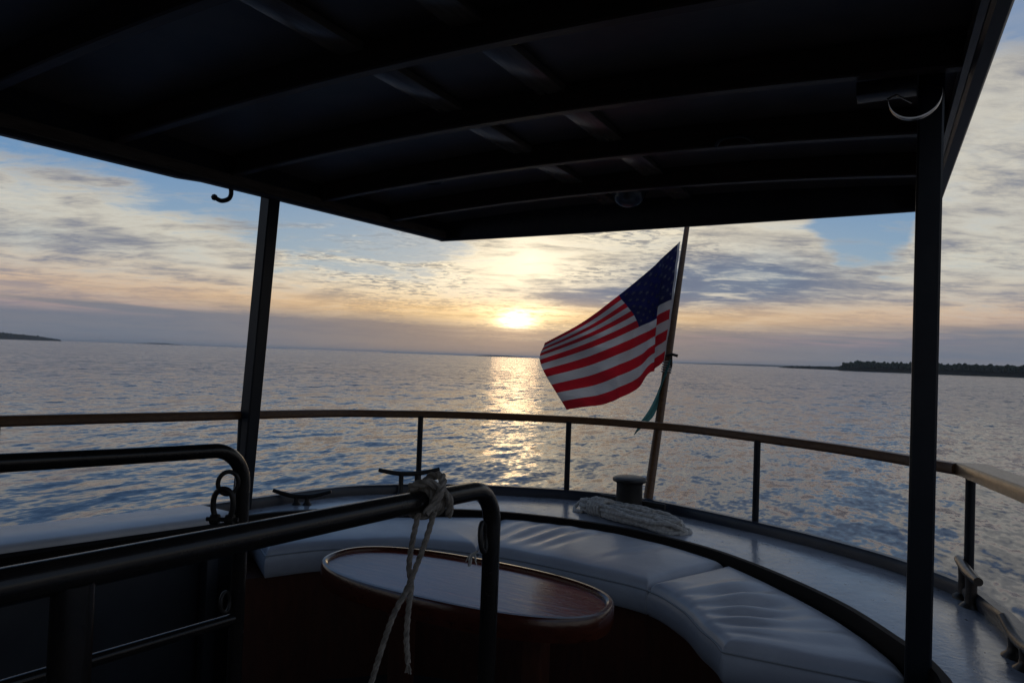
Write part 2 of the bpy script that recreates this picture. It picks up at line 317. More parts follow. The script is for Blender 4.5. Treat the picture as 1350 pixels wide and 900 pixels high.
# ------------------------------------------------------------------ water
def water():
    radii = [1.0]
    while radii[-1] < 60000:
        r_ = radii[-1]; radii.append(r_ + max(.05, r_ * .0085) if r_ < 260 else r_ * 1.06)
    rr = np.array(radii); na = 1000
    # finer in the aft half (azimuth from +Y)
    u = np.linspace(-1, 1, na, endpoint=False); th = math.pi * (.42 * u + .58 * u ** 3)
    A, B = np.meshgrid(th, rr); cxx, cyy = CX, 3.0
    X = cxx + B * np.sin(A); Y = cyy + B * np.cos(A); Z = np.zeros_like(X)
    sp = np.maximum(np.gradient(rr), rr * math.pi * .84 / na)[:, None]
    rng = np.random.RandomState(3); wind = math.radians(200)
    for i in range(170):
        lam = .22 * (9 / .22) ** rng.rand()
        a = wind + rng.normal(0, .5); k_ = 2 * math.pi / lam
        amp = .0040 * lam ** .82 * (1.25 if .5 < lam < 1.8 else 1) * (1.0 if lam < 6 else .6)
        att = np.clip(lam / (sp * 2.6) - .7, 0, 1)
        ph = k_ * (X * math.cos(a) + Y * math.sin(a)) + rng.rand() * 6.28
        Z += amp * att * (.55 * np.sin(ph) + .55 * (1.27 - 2 * np.abs(np.sin(ph / 2 + .8))))
    Z -= .02
    n = len(rr); V = np.stack([X, Y, Z], -1).reshape(-1, 3)
    i, j = np.meshgrid(np.arange(n - 1), np.arange(na), indexing='ij'); j2 = (j + 1) % na
    F_ = np.stack([i * na + j, i * na + j2, (i + 1) * na + j2, (i + 1) * na + j], -1).reshape(-1, 4)[:, ::-1]
    me = bpy.data.meshes.new('water'); me.vertices.add(len(V)); me.vertices.foreach_set('co', V.ravel())
    me.loops.add(F_.size); me.loops.foreach_set('vertex_index', F_.ravel().astype(np.int32))
    me.polygons.add(len(F_)); me.polygons.foreach_set('loop_start', np.arange(0, F_.size, 4, dtype=np.int32))
    me.update(calc_edges=True); me.polygons.foreach_set('use_smooth', np.ones(len(F_), bool))
    m = bpy.data.materials.new('lake_water'); m.use_nodes = True; T = NT(m.node_tree); b = T.N['Principled BSDF']
    b.inputs['Base Color'].default_value = (.004, .020, .052, 1); b.inputs['Roughness'].default_value = .13; b.inputs['IOR'].default_value = 1.333
    pos = T.n('ShaderNodeNewGeometry'); P = pos.outputs['Position']; N = pos.outputs['Normal']
    mp = T.n('ShaderNodeMapping'); T.put(mp.inputs['Vector'], P); mp.inputs['Rotation'].default_value = (0, 0, -wind); mp.inputs['Scale'].default_value = (1.6, .8, 1)
    n0 = T.vm('SUBTRACT', T.noise(mp.outputs[0], .33, 2, .5, .3, out=1), (.5, .5, .5))
    n1 = T.vm('SUBTRACT', T.noise(mp.outputs[0], 1.2, 1.5, .5, .5, out=1), (.5, .5, .5))
    n2 = T.vm('SUBTRACT', T.noise(mp.outputs[0], 6.0, 1.5, .5, .4, out=1), (.5, .5, .5))
    n3 = T.vm('SUBTRACT', T.noise(mp.outputs[0], .03, 3, .5, 0, out=1), (.5, .5, .5))
    far = T.sstep(T.vm('LENGTH', P, out=1), 10, 90)          # ripples the mesh is too coarse to carry far out
    patch = T.m('MULTIPLY', T.m('ADD', .8, T.m('MULTIPLY', T.sep(n3)[0], 1.0)), T.m('ADD', .5, T.m('MULTIPLY', far, 1.9)))
    s_ = T.vm('ADD', T.vm('SCALE', n1, scale=T.m('MULTIPLY', patch, .72)), T.vm('SCALE', n2, scale=T.m('MULTIPLY', patch, .60)))
    s_ = T.vm('ADD', s_, T.vm('SCALE', n0, scale=T.m('MULTIPLY', far, .8)))
    s_ = T.vm('MULTIPLY', s_, (1, 1, 0))
    T.put(b.inputs['Normal'], T.vm('NORMALIZE', T.vm('ADD', N, s_)))
    me.materials.append(m)
    o = bpy.data.objects.new('water', me); C.objects.link(o); tag(o, kind='structure')
water()

# ------------------------------------------------------------------ far shores
def azp(a, dist): return np.array([math.sin(R(a)) * dist, math.cos(R(a)) * dist])
land_m = mat('shore_ground', (.016, .017, .012), .95, spec=.1, col2=(.012, .014, .010), nscale=.02)
wood_m = mat('far_foliage', (.022, .034, .018), .9, spec=.1, col2=(.013, .022, .012), nscale=.05)
def shore(name, wname, rows, depth, n, label=None):
    """rows: (azimuth deg, distance, land height, tree height)"""
    rows = np.array(rows); a = np.linspace(rows[0, 0], rows[-1, 0], 90)
    di, lh, thh = (np.interp(a, rows[:, 0], rows[:, i]) for i in (1, 2, 3))
    prof = [(0, -.5), (.02, .45), (.10, 1), (.6, 1), (1, -.5)]
    b = MB(); b.loft([[(*azp(aa, dd + q * depth), z * hh if z > 0 else z) for q, z in prof] for aa, dd, hh in zip(a, di, lh)])
    g = b.build(name, land_m); tag(g, kind='structure')
    if n:
        b = MB(); rng = random.Random(5)
        ico = bmesh.new(); bmesh.ops.create_icosphere(ico, subdivisions=1, radius=1); ico.verts.index_update()
        iv = [v.co.copy() for v in ico.verts]; fi = [[v.index for v in f.verts] for f in ico.faces]; ico.free()
        for _ in range(n):
            t = rng.random(); aa = rows[0, 0] + t * (rows[-1, 0] - rows[0, 0]); q = rng.random() ** 1.5 * .5 + .03
            dd, hh, tt = (np.interp(aa, rows[:, 0], rows[:, i]) for i in (1, 2, 3))
            x, y = azp(aa, dd + q * depth); h = tt * rng.uniform(.8, 1.12) * (1.22 if rng.random() < .05 else 1)
            for kk in range(3):                  # clumps of one crown
                rx = h * rng.uniform(.16, .30); zz = hh * .7 + h * (.35 + .24 * kk); ox, oy = rng.uniform(-.2, .2) * h, rng.uniform(-.2, .2) * h
                b.add([(x + ox + v.x * rx * rng.uniform(.75, 1.2), y + oy + v.y * rx, zz + v.z * h * .24 * rng.uniform(.8, 1.25)) for v in iv], fi)
        o = b.build(wname, wood_m, smooth=0); tag(o, label, 'woodland', kind='stuff')
shore('shore_land', 'shore_woodland', [(-3.9, 1180, .5, 3), (-3.5, 1150, 4, 8), (-2.5, 1120, 6, 9), (0, 1080, 6, 8), (6, 1050, 6.5, 8.5), (12, 1000, 6.5, 8.5), (40, 900, 7, 9)], 160, 4200, 'dark tree covered shore along the water at right')
shore('low_point_land', 'low_point_scrub', [(-8.1, 1900, .3, 1.5), (-7.2, 1850, 2, 4.5), (-5, 1700, 2.4, 5), (-3.4, 1500, 3, 5)], 100, 260, 'low scrub on the thin point left of the wooded shore')
shore('headland', 'headland_woodland', [(-100, 2600, 10, 20), (-70, 3000, 10, 18), (-66, 3200, 9, 16), (-64, 3300, 8, 9), (-62.9, 3350, 2, 4)], 300, 3600, 'dark wooded headland on the horizon at far left')
shore('low_island', None, [(-58.3, 9000, 2, 0), (-57.3, 9000, 16, 0), (-56.4, 9000, 18, 0), (-55.2, 9000, 2, 0)], 400, 0)
shore('far_island', None, [(-32.6, 7000, 2, 0), (-31.6, 7000, 15, 0), (-29.8, 7000, 16, 0), (-28.2, 7000, 2, 0)], 400, 0)
shore('distant_coast', None, [(-16.5, 9500, 2, 0), (-13, 9500, 14, 0), (-10, 9000, 22, 0), (-7, 9000, 22, 0), (-5, 9000, 2, 0)], 400, 0)

# ------------------------------------------------------------------ boat hull, deck, cockpit
boat = empty('passenger_boat', (CX, 2, 0), 'boat with rounded stern, grey painted side deck and dark cockpit', 'boat')
def sheer(y): return .031 * max(0., 3.55 - y) * (1 if y > 0 else 1) if y > 0 else .110 
half = [(0, 4.27), (.3, 4.25), (.62, 4.15), (1.0, 3.975), (1.35, 3.74), (1.585, 3.46), (1.68, 3.2), (1.735, 2.65), (1.80, 1.43), (1.84, .2), (1.84, -2.2)]
half_d = [(0, 4.23), (.3, 4.20), (.62, 4.10), (1.0, 3.96), (1.35, 3.77), (1.54, 3.62), (1.70, 3.42), (1.785, 3.12), (1.825, 2.87), (1.88, 1.9), (1.9, .5), (1.9, -2.2)]
def outline(off, n, rgt=None):
    rgt = rgt or half
    full = [(-x, y) for x, y in half[::-1]] + rgt[1:]
    P = spline(full, 600); P = np.array(P); t = np.gradient(P, axis=0); t /= np.linalg.norm(t, axis=1)[:, None]
    nrm = np.stack([t[:, 1], -t[:, 0]], 1)            # inward
    Q_ = P + nrm * off; idx = np.linspace(0, 599, n).round().astype(int)
    return [(CX + q[0], q[1]) for q in Q_[idx]]
# clockwise from port-forward-left (-x) round the stern to +x
coam_half = [(0, 3.545), (.5, 3.455), (.86, 3.25), (1.23, 2.90), (1.43, 2.58), (1.465, 2.35), (1.44, 1.9), (1.41, 1.0), (1.40, -2.2)]
coam_r = coam_half[:3] + [(1.23, 2.90), (1.45, 2.56), (1.535, 2.38), (1.565, 2.1), (1.57, 1.0), (1.57, -2.2)]
def coam(off, n):
    full = [(-x, y) for x, y in coam_half[::-1]] + coam_r[1:]
    P = np.array(spline(full, 600)); t = np.gradient(P, axis=0); t /= np.linalg.norm(t, axis=1)[:, None]
    nrm = np.stack([t[:, 1], -t[:, 0]], 1); Q_ = P + nrm * off; idx = np.linspace(0, 599, n).round().astype(int)
    return [(CX + q[0], q[1]) for q in Q_[idx]]
n = 220
zd = lambda y: 1.57 + sheer(y)
o_ = outline(.0, n, half_d); i_ = coam(-.01, n)
rows = []
for t in (0, .15, .35, .65, .9, 1):
    rows.append([(a[0] * (1 - t) + b[0] * t, a[1] * (1 - t) + b[1] * t, zd(a[1] * (1 - t) + b[1] * t) + .012 * math.sin(math.pi * t)) for a, b in zip(o_, i_)])
MB().loft(rows).build('deck', M['deck'], boat)
hl = []
for off, z in ((-.01, 0), (-.03, -.12), (-.02, -.5), (.05, -1.2), (.2, -2.0)):
    hl.append([(q[0], q[1], (zd(q[1]) + z) if z > -1.9 else -.5) for q in outline(off, n, half_d)])
MB().loft(hl).build('hull', M['hull'], boat)
path = [(x, y, zd(y)) for x, y in outline(.02, n, half_d)]
MB().sweep(path, [(-.03, -.02), (-.034, .045), (-.022, .062), (.012, .062), (.026, .048), (.03, 0)]).build('toe_rail', M['toe'], boat)
cp = [(x, y, zd(y)) for x, y in coam(0, n)]
MB().sweep(cp, [(-.02, -.10), (-.022, .024), (-.014, .034), (.012, .034), (.02, .026), (.02, -.10)]).build('coaming', M['coam'], boat)
wl = coam(.03, n)
MB().loft([[(x, y, zd(y) - .05) for x, y in wl], [(x, y, .9) for x, y in wl]]).build('cockpit_lining', M['wallp'], boat)
b = MB(); pts = coam(.03, 120); b.add([(x, y, .9) for x, y in pts], [tuple(range(120))]); b.build('sole', M['sole'], boat)
# raised pale covers over the side decks, forward of the posts
for sx in (-1, 1):
    b = MB(); hw0, hw1 = 1.385, 1.705; rw = []
    ys = np.linspace(2.30, -2.2, 30)
    def zt(y): return 1.68 + .072 * (2.3 - y) if y > 0 else 1.68 + .072 * 2.3
    prof = lambda y: [(hw0, zt(y) - .10), (hw0, zt(y) - .018), (hw0 + .008, zt(y) - .005), (hw0 + .02, zt(y)), (hw1 - .02, zt(y) + .004), (hw1 - .005, zt(y) - .006), (hw1, zt(y) - .02), (hw1, zt(y) - .14)]
    rw = [[(CX + sx * a, y, z) for a, z in prof(y)] for y in ys]
    b.loft(rw); b.add(rw[0], [tuple(range(8))])
    if sx < 0: b.build('side_cover', M['hatch'], boat)
    b2 = MB()
    b2.sweep([(CX + sx * (hw0 - .012), y, zt(y) - .06) for y in ys], [(-.012, -.05), (-.014, .02), (0, .032), (.014, .02), (.012, -.05)])
    if sx < 0: b2.build('cover_trim', M['coam'], boat)
# frames on the cockpit lining
for y in (.35, .95, 1.55, 2.12):
    MB().box((CX - 1.385, y - .03, .91), (CX - 1.335, y + .03, 1.62), .006).build('frame_rib', M['wallp'], boat)
MB().box((CX - 1.40, -1.7, .9), (CX + 1.40, -1.62, 3.4), 0).build('unseen_bulkhead', M['wallp'], boat)  # unseen wall behind the camera, added to keep light out of the cockpit

# bench front under the cushions
inner = [(1.10, 1.98), (.93, 2.37), (.82, 2.52), (.71, 2.67), (.53, 2.81), (.28, 2.845), (-.03, 2.86), (-.33, 2.835), (-.66, 2.74), (-.86, 2.56), (-1.0, 2.40), (-1.16, 2.10)]
inn = [(CX + a[0], a[1]) for a in spline(inner, 90)]
ben = MB(); pts = [(x * 1.0 + (x - CX) * .03, y + .03) for x, y in inn]
ben.loft([[(x, y, 1.435) for x, y in pts], [(x, y, .9) for x, y in pts]])
ben.build('bench_front', M['mahog2'], boat)
out_rel = [(1.485, 2.36), (1.425, 2.57), (1.212, 2.88), (.85, 3.225), (.49, 3.43), (0, 3.52), (-.49, 3.43), (-.85, 3.225), (-1.212, 2.88), (-1.405, 2.57), (-1.435, 2.34)]
outc = [(CX + a[0], a[1]) for a in spline(out_rel, 90)]
MB().loft([[(x, y, 1.43) for x, y in pts], [(a[0], a[1], 1.43) for a in outc]]).build('bench_seat', M['mahog2'], boat)

# ------------------------------------------------------------------ bench cushions
def near_i(poly, q): return min(range(len(poly)), key=lambda i: (poly[i][0] - CX - q[0]) ** 2 + (poly[i][1] - q[1]) ** 2)
fi = [(CX + a[0], a[1]) for a in spline(inner, 800)]; fo = [(CX + a[0], a[1]) for a in spline(out_rel, 800)]
def sub(poly, q0, q1, n):
    a, b = near_i(poly, q0), near_i(poly, q1); idx = np.linspace(a, b, n).round().astype(int); return [np.array(poly[i]) for i in idx]
def cushion(label, i0, i1, o0, o1, wr):
    def pos(nn, r=.022):      # grid parameters, denser near the borders
        return nn
    NA, NB = 96, 40
    ea = np.unique(np.r_[np.linspace(0, .05, 8), np.linspace(.05, .95, NA), np.linspace(.95, 1, 8)])
    eb = np.unique(np.r_[np.linspace(0, .07, 7), np.linspace(.07, .93, NB), np.linspace(.93, 1, 7)])
    I = np.array(sub(fi, i0, i1, 400)); O = np.array(sub(fo, o0, o1, 400))
    ss = np.linspace(0, 1, 400)
    def P(a, b_):
        i = np.array([np.interp(a, ss, I[:, k]) for k in (0, 1)]); o = np.array([np.interp(a, ss, O[:, k]) for k in (0, 1)]); return i * (1 - b_) + o * b_
    LA = np.linalg.norm(np.diff((I + O) / 2, axis=0), axis=1).sum()
    zt, zb = 1.574, 1.44; r = .045; rows = []; top = []
    for a in ea:
        row = []
        for b_ in eb:
            q = P(a, b_); LB = np.linalg.norm(P(a, 1) - P(a, 0))
            da = min(a, 1 - a) * LA; db = min(b_, 1 - b_) * LB; dd = min(da, db)
            z = zt - (r - math.sqrt(max(0, r * r - (r - min(dd, r)) ** 2))) * .75
            z += .016 * (1 - math.exp(-dd / .07))
            fade = min(1, dd / .05)
            z += wr(a, b_) * fade + .0012 * math.sin(q[0] * 23 + q[1] * 9) * fade
            row.append((q[0], q[1], z))
        rows.append(row)
    b = MB(); b.loft(rows)
    brd = [rows[0][j] for j in range(len(eb))] + [rows[i][-1] for i in range(1, len(ea))] + [rows[-1][j] for j in range(len(eb) - 2, -1, -1)] + [rows[i][0] for i in range(len(ea) - 2, 0, -1)]
    c0 = np.mean(np.array(brd), axis=0)
    cx_ = np.array(brd); tn = np.roll(cx_, -1, 0) - np.roll(cx_, 1, 0); tn[:, 2] = 0; tn /= np.linalg.norm(tn, axis=1)[:, None] + 1e-9; nr = np.stack([tn[:, 1], -tn[:, 0], 0 * tn[:, 0]], 1)
    if np.sum(nr * (cx_ - c0)) < 0: nr = -nr
    sides = []
    for off, t in ((0, 0), (.006, .12), (.012, .45), (.007, .85), (-.004, 1)):
        ring = [tuple(np.array(q) * [1, 1, 0] + nv * off + np.array([0, 0, q[2] * (1 - t) + zb * t])) for q, nv in zip(brd, nr)]
        ring.append(ring[0]); sides.append(ring)
    b.loft(sides)
    e = empty('bench_cushion', (c0[0], c0[1], zb), label, 'cushion', 'curved seat cushions on the stern bench')
    o = b.build('cover', M['vinyl'], e, 60)
    bm = bmesh.new(); bm.from_mesh(o.data); bmesh.ops.remove_doubles(bm, verts=bm.verts, dist=.0004); bm.to_mesh(o.data); bm.free()
    pp = [(q[0] + nv[0] * .002, q[1] + nv[1] * .002, q[2] + .002) for q, nv in zip(brd, nr)]
    MB().tube(pp[::1], .0042, 6, closed=True).build('piping', M['pipingm'], e)
    return e
def wr_right(a, b):
    s = 0
    for c, wd, am, tilt in ((.30, .030, -.009, .05), (.42, .032, -.013, .03), (.545, .036, -.017, .0), (.70, .032, -.012, -.05), (.16, .03, -.004, .03)):
        wd = wd * (.75 + .8 * b); am *= 1.45 * (.75 + .35 * math.sin(b * 9 + c * 40)); s += am * math.exp(-((a - c - tilt * (b - .5) + .03 * math.sin(b * 3)) / wd) ** 2) - am * .55 * math.exp(-((a - c - tilt * (b - .5) - wd * 1.7) / wd) ** 2)
    return s * math.exp(-((b - .5) / .40) ** 4)
def wr_mid(a, b):
    s = 0
    for c, am in ((.60, -.007), (.70, -.010), (.80, -.010), (.90, -.007), (.3, -.003)):
        s += am * math.exp(-((a - c + .16 * (b - .5)) / .026) ** 2) - am * .5 * math.exp(-((a - c + .16 * (b - .5) - .045) / .03) ** 2)
    return s * math.exp(-((b - .58) / .34) ** 4)
def wr_left(a, b): return -.004 * math.exp(-((a - .3) / .05) ** 2) - .003 * math.exp(-((a - .6 + .1 * b) / .05) ** 2)
cushion('pale curved bench cushion with deep folds, right of the seam, by the thick post', (.93, 2.37), (.535, 2.805), (1.48, 2.42), (.745, 3.30), wr_right)
cushion('pale curved bench cushion with faint folds in front of the rope coil', (.525, 2.812), (-.327, 2.835), (.735, 3.306), (-.55, 3.405), wr_mid)
cushion('smooth pale bench cushion at the left end of the bench, beyond the knotted rope', (-.337, 2.833), (-1.10, 2.22), (-.56, 3.40), (-1.43, 2.42), wr_left)

# ------------------------------------------------------------------ table
tab = empty('oval_table', (-1.40, 2.2, .9), 'oval glossy mahogany table with raised rim in the cockpit', 'table')
def oval(a, b, n=96, e=2.45):
    r_ = []
    for k in range(n):
        t = 2 * math.pi * k / n; c, s = math.cos(t), math.sin(t)
        r_.append((math.copysign(abs(c) ** (2 / e), c) * a, math.copysign(abs(s) ** (2 / e), s) * b))
    return r_
def ring(a, b, z): 
    q = [(-1.435 + x * math.cos(.05) - y * math.sin(.05), 2.185 + y * math.cos(.05) + x * math.sin(.05), z) for x, y in oval(a, b)]; return q + [q[0]]
A_, B_ = .605, .262
MB().loft([ring(.0004, .0002, 1.647), ring(A_ * .5, B_ * .5, 1.647), ring(A_ - .028, B_ - .028, 1.647)]).build('tabletop', M['mahog'], tab)
MB().loft([ring(A_ - .028, B_ - .028, 1.640), ring(A_ - .026, B_ - .026, 1.655), ring(A_ - .018, B_ - .018, 1.661), ring(A_ - .006, B_ - .006, 1.660), ring(A_, B_, 1.652), ring(A_, B_, 1.60), ring(A_ - .004, B_ - .004, 1.580), ring(A_ - .05, B_ - .05, 1.576)]).build('rim', M['mahogr'], tab)
b = MB()
for sx in (-.3, .3): b.box((-1.40 + sx - .04, 2.16, .9), (-1.40 + sx + .04, 2.24, 1.60), .01)
b.box((-1.72, 2.17, 1.10), (-1.08, 2.23, 1.18), .008); b.build('pedestal', M['mahog2'], tab)

# ------------------------------------------------------------------ canopy roof
can = empty('canopy_roof', (CX, 2, 3.35), 'dark flat canopy roof with cross beams above the aft deck', 'canopy')
def chw(y): return 1.59 + .02 * (4.2 - y)
def camb(x): t = (x - CX) / 1.6; return .06 * (1 - t * t)
xs = np.linspace(-1, 1, 40)
rows = []
for y in np.linspace(4.17, -2.0, 40): rows.append([(CX + s * (chw(y) - .005), y, 3.475 + camb(CX + s * 1.6)) for s in xs])
MB().loft(rows).build('ceiling_panel', M['ceil'], can)
MB().loft([[(q[0], q[1], q[2] + .04) for q in r_] for r_ in rows]).build('roof_top', M['hatch'], can)
for y in (3.545, 2.935, 2.32, 1.725, 1.18, .58, -.02, -.62, -1.22):
    h = chw(y) - .05; b = MB(); r_ = []
    for s in xs:
        x = CX + s * h; zc_ = camb(CX + s * 1.6)
        r_.append([(x, y - .024, 3.473 + zc_), (x, y - .024, 3.380 + zc_), (x, y - .018, 3.374 + zc_), (x, y + .018, 3.374 + zc_), (x, y + .024, 3.380 + zc_), (x, y + .024, 3.473 + zc_)])
    b.loft(r_); b.build('beam', M['beam'], can)
for x in (-1.625, -1.16):
    y0 = [3.545, 2.935, 2.32, 1.725, 1.18, .58, -.02, -.62, -1.22]
    b = MB()
    for a, c_ in zip([4.12] + y0, y0): b.box((x - .055, c_ + .026, 3.442 + camb(x)), (x + .055, a - .026, 3.472 + camb(x)), .003)
    b.build('stringer', M['strg'], can)
def fz(y, s): return 3.35 - (.018 * (4.2 - y) if s < 0 else 0)
for s in (-1, 1):
    ys = np.linspace(4.19, -2.0, 50); b = MB(); r_ = []
    for y in ys:
        x = CX + s * chw(y); z = fz(y, s) - (.010 if (s < 0 and y < 2.05) else 0)
        r_.append([(x - s * .045, y, 3.50), (x - s * .045, y, z + .012), (x - s * .036, y, z + .002), (x - s * .006, y, z), (x, y, z + .006), (x, y, 3.53), (x - s * .01, y, 3.54)])
    b.loft(r_); b.add(r_[0], [tuple(range(7))]); b.build('edge_board', M['fasc'], can)
    b = MB(); b.sweep([(CX + s * (chw(y) - .056), y, fz(y, s) + .035) for y in ys], [(-.009, -.02), (-.009, .03), (.009, .03), (.009, -.02)]); b.build('edge_bead', M['strg'], can)
b = MB(); xx = np.linspace(CX - 1.588, CX + 1.588, 40)
b.loft([[(x, 4.148, 3.50 + camb(x) * .6), (x, 4.148, 3.357 + .012 * (1 - ((x - CX) / 1.6) ** 2)), (x, 4.16, 3.348 + .0 * x - .006 * (1 - ((x - CX) / 1.6) ** 2)), (x, 4.186, 3.348 - .006 * (1 - ((x - CX) / 1.6) ** 2)), (x, 4.193, 3.356), (x, 4.193, 3.53 + camb(x))] for x in xx])
b.build('edge_board', M['fasc'], can)
def post(x0, y0, z0, x1, y1, z1, wd):
    b = MB(); r_ = []
    c = .006; h = wd / 2; sq = [(h - c, -h), (h, -h + c), (h, h - c), (h - c, h), (-h + c, h), (-h, h - c), (-h, -h + c), (-h + c, -h)]
    for z, x, y in ((z0, x0, y0), (z1, x1, y1)): r_.append([(x + a, y + d_, z) for a, d_ in sq] + [(x + sq[0][0], y + sq[0][1], z)])
    b.loft(r_); b.add(r_[0][:-1], [tuple(range(8))]); return b
post(.070, 2.40, .9, .072, 2.405, 3.47, .068).build('post', M['navy'], can)
post(-3.135, 2.575, 1.56, -3.045, 2.615, 3.47, .078).build('post', M['navy'], can)
post(.02, -1.55, .9, .02, -1.55, 3.47, .073).build('post', M['navy'], can)
post(-2.95, -1.55, .9, -2.95, -1.55, 3.47, .073).build('post', M['navy'], can)
mp_ = MB().box((-.13, 2.352, 3.352), (.035, 2.43, 3.395), .003).build('mounting_plate', M['steel'], can)
b = MB()
for x, z in ((-.095, 3.383), (-.095, 3.363), (-.03, 3.37)): b.lathe((x, 2.352, z), [(.011, 0), (.011, .004), (.007, .010)], 12, axis=(0, -1, 0))
mp_.data.materials.clear(); mp_.data.materials.append(M['fasc'])
bo = b.build('bolt', M['pipe'], mp_)
bo.matrix_parent_inverse = Matrix.Translation(-Vector((CX, 2, 3.35))) if False else mp_.matrix_parent_inverse

# fixtures under the roof
t = empty('dome_light', (-1.42, 3.87, 3.52), 'round dome lamp on the canopy ceiling near its rear edge', 'lamp')
MB().lathe((-1.42, 3.87, 3.532), [(.115, 0), (.115, -.018), (.100, -.03)], 40).build('base', M['iron'], t)
MB().lathe((-1.42, 3.87, 3.502), [(.098, 0), (.094, -.028), (.078, -.055), (.05, -.074), (.02, -.082), (.002, -.083)], 40).build('lens', M['glassy'], t)
t = empty('ceiling_speaker', (-2.33, 3.12, 3.50), 'flat round fixture on the ceiling at left between two beams', 'fixture')
MB().lathe((-2.33, 3.10, 3.496), [(.085, 0), (.085, -.014), (.072, -.022), (.06, -.016), (.01, -.016)], 32).build('trim_ring', M['iron'], t)
h = MB().tube([(-.685, 2.895, 3.42), (-.67, 2.87, 3.43), (-.645, 2.855, 3.437), (-.575, 2.855, 3.437), (-.55, 2.87, 3.43), (-.535, 2.895, 3.42)], .008, 10).build('grab_handle', M['iron'])
tag(h, 'small dark grab handle on a beam between the dome lamp and the thick post', 'handle')
b = MB(); arc = []
for a in np.linspace(math.pi * .98, math.pi * 2.04, 30): arc.append((.026 + .062 * math.cos(a), 2.055 + .03 * math.cos(a), 3.222 + .06 * math.sin(a) + .012 * math.cos(a)))
r_ = []
for q in arc: r_.append([(q[0] + a, q[1] + c_, q[2] + e_) for a, c_, e_ in ((0, -.009, -.002), (0, .009, -.002), (0, .009, .002), (0, -.009, .002), (0, -.009, -.002))])
b.loft(r_)
hp_ = empty('hanging_hoop', (.026, 2.43, 3.2), 'half round shiny metal hoop hanging before the top of the thick post', 'hoop')
b.build('band', M['steel'], hp_); b = MB()
for q in (arc[0], arc[-1]): b.tube([q, (q[0] * .8 + .01, q[1] + .12, q[2] + .05), (q[0] * .3 + .03, 2.368, q[2] + .10)], .003, 8)
b.build('stay', M['pipe'], hp_)
b = MB(); b.tube(spline([(-3.065, 2.36, 3.345), (-3.07, 2.37, 3.305), (-3.075, 2.36, 3.275), (-3.085, 2.325, 3.258), (-3.09, 2.29, 3.266)], 20), .012, 10)
b.lathe((-3.09, 2.286, 3.268), [(.002, -.017), (.012, -.012), (.017, 0), (.012, .012), (.002, .017)], 14); b.lathe((-3.065, 2.36, 3.335), [(.024, 0), (.024, .02)], 14)
tag(b.build('curtain_hook', M['iron']), 'small black curved hook under the left edge of the canopy', 'hook')

# ------------------------------------------------------------------ guard rail
gr = empty('guard_rail', (CX, 4.2, 1.57), 'brown wooden guard rail curving round the stern on thin dark stanchions', 'railing')
def rz(y): return 2.095 + sheer(y) * 1.0
half_r = [(0, 4.27), (.3, 4.25), (.62, 4.13), (.96, 3.97), (1.15, 3.87), (1.32, 3.755), (1.46, 3.645), (1.575, 3.525), (1.665, 3.42), (1.74, 3.2), (1.80, 2.6), (1.86, 1.2), (1.88, -2.2)]
ol = outline(.0, 900, half_r)
main = [(x, y, rz(y)) for x, y in ol if not (x > CX and y < 3.425)]
rp = [(.030, -.015), (.030, .012), (.022, .022), (-.022, .022), (-.030, .012), (-.030, -.015), (-.022, -.024), (.022, -.024)][::-1]
MB().sweep(main, rp).build('top_rail', M['teak'], gr)
capl = [(CX + a, y, rz(y) + .006) for a, y in spline([(1.632, 3.465), (1.662, 3.36), (1.715, 3.05), (1.78, 2.67), (1.86, 2.0), (1.93, 1.0), (1.95, -2.2)], 60)]
MB().sweep(capl, [(0, -.032), (0, .010), (.007, .019), (.113, .019), (.12, .010), (.12, -.032)]).build('cap_board', M['cap'], gr)
fo_ = outline(.02, 1200, half_r)
def rail_at(fx, fy): return min(fo_, key=lambda q: (q[0] - fx) ** 2 + (q[1] - fy) ** 2)
for x, y in ((-2.885, 3.80), (-1.92, 4.20), (-.69, 4.06), (.275, 3.445), (.47, 2.2), (.53, .9), (-3.17, 2.56), (-3.235, 1.40), (-3.25, .1)):
    qx, qy = rail_at(x, y) if not (x > 0 and y < 3.5) else (x, y); z0 = zd(qy)
    st = MB(); st.tube([(qx, qy, z0), (qx, qy, rz(qy) - .012)], .0185, 14)
    so_ = st.build('stanchion', M['navy'], gr)
    s2 = MB(); s2.lathe((qx, qy, z0), [(.055, 0), (.055, .009), (.031, .016), (.030, .125), (.0195, .135)], 20)
    s3 = s2.build('socket', M['navy'], so_); s3.matrix_parent_inverse = so_.matrix_parent_inverse
    t2 = min(range(len(fo_)), key=lambda i: (fo_[i][0] - qx) ** 2 + (fo_[i][1] - qy) ** 2); ta, tb = fo_[max(0, t2 - 12)], fo_[min(1199, t2 + 12)]
    dv = Vector((tb[0] - ta[0], tb[1] - ta[1], 0)).normalized() * .06
    s4 = MB(); s4.sweep([(qx - dv.x, qy - dv.y, rz(qy) - .022), (qx + dv.x, qy + dv.y, rz(qy) - .022)], [(-.016, -.004), (-.016, .004), (.016, .004), (.016, -.004)])
    s5 = s4.build('bracket', M['navy'], so_); s5.matrix_parent_inverse = so_.matrix_parent_inverse

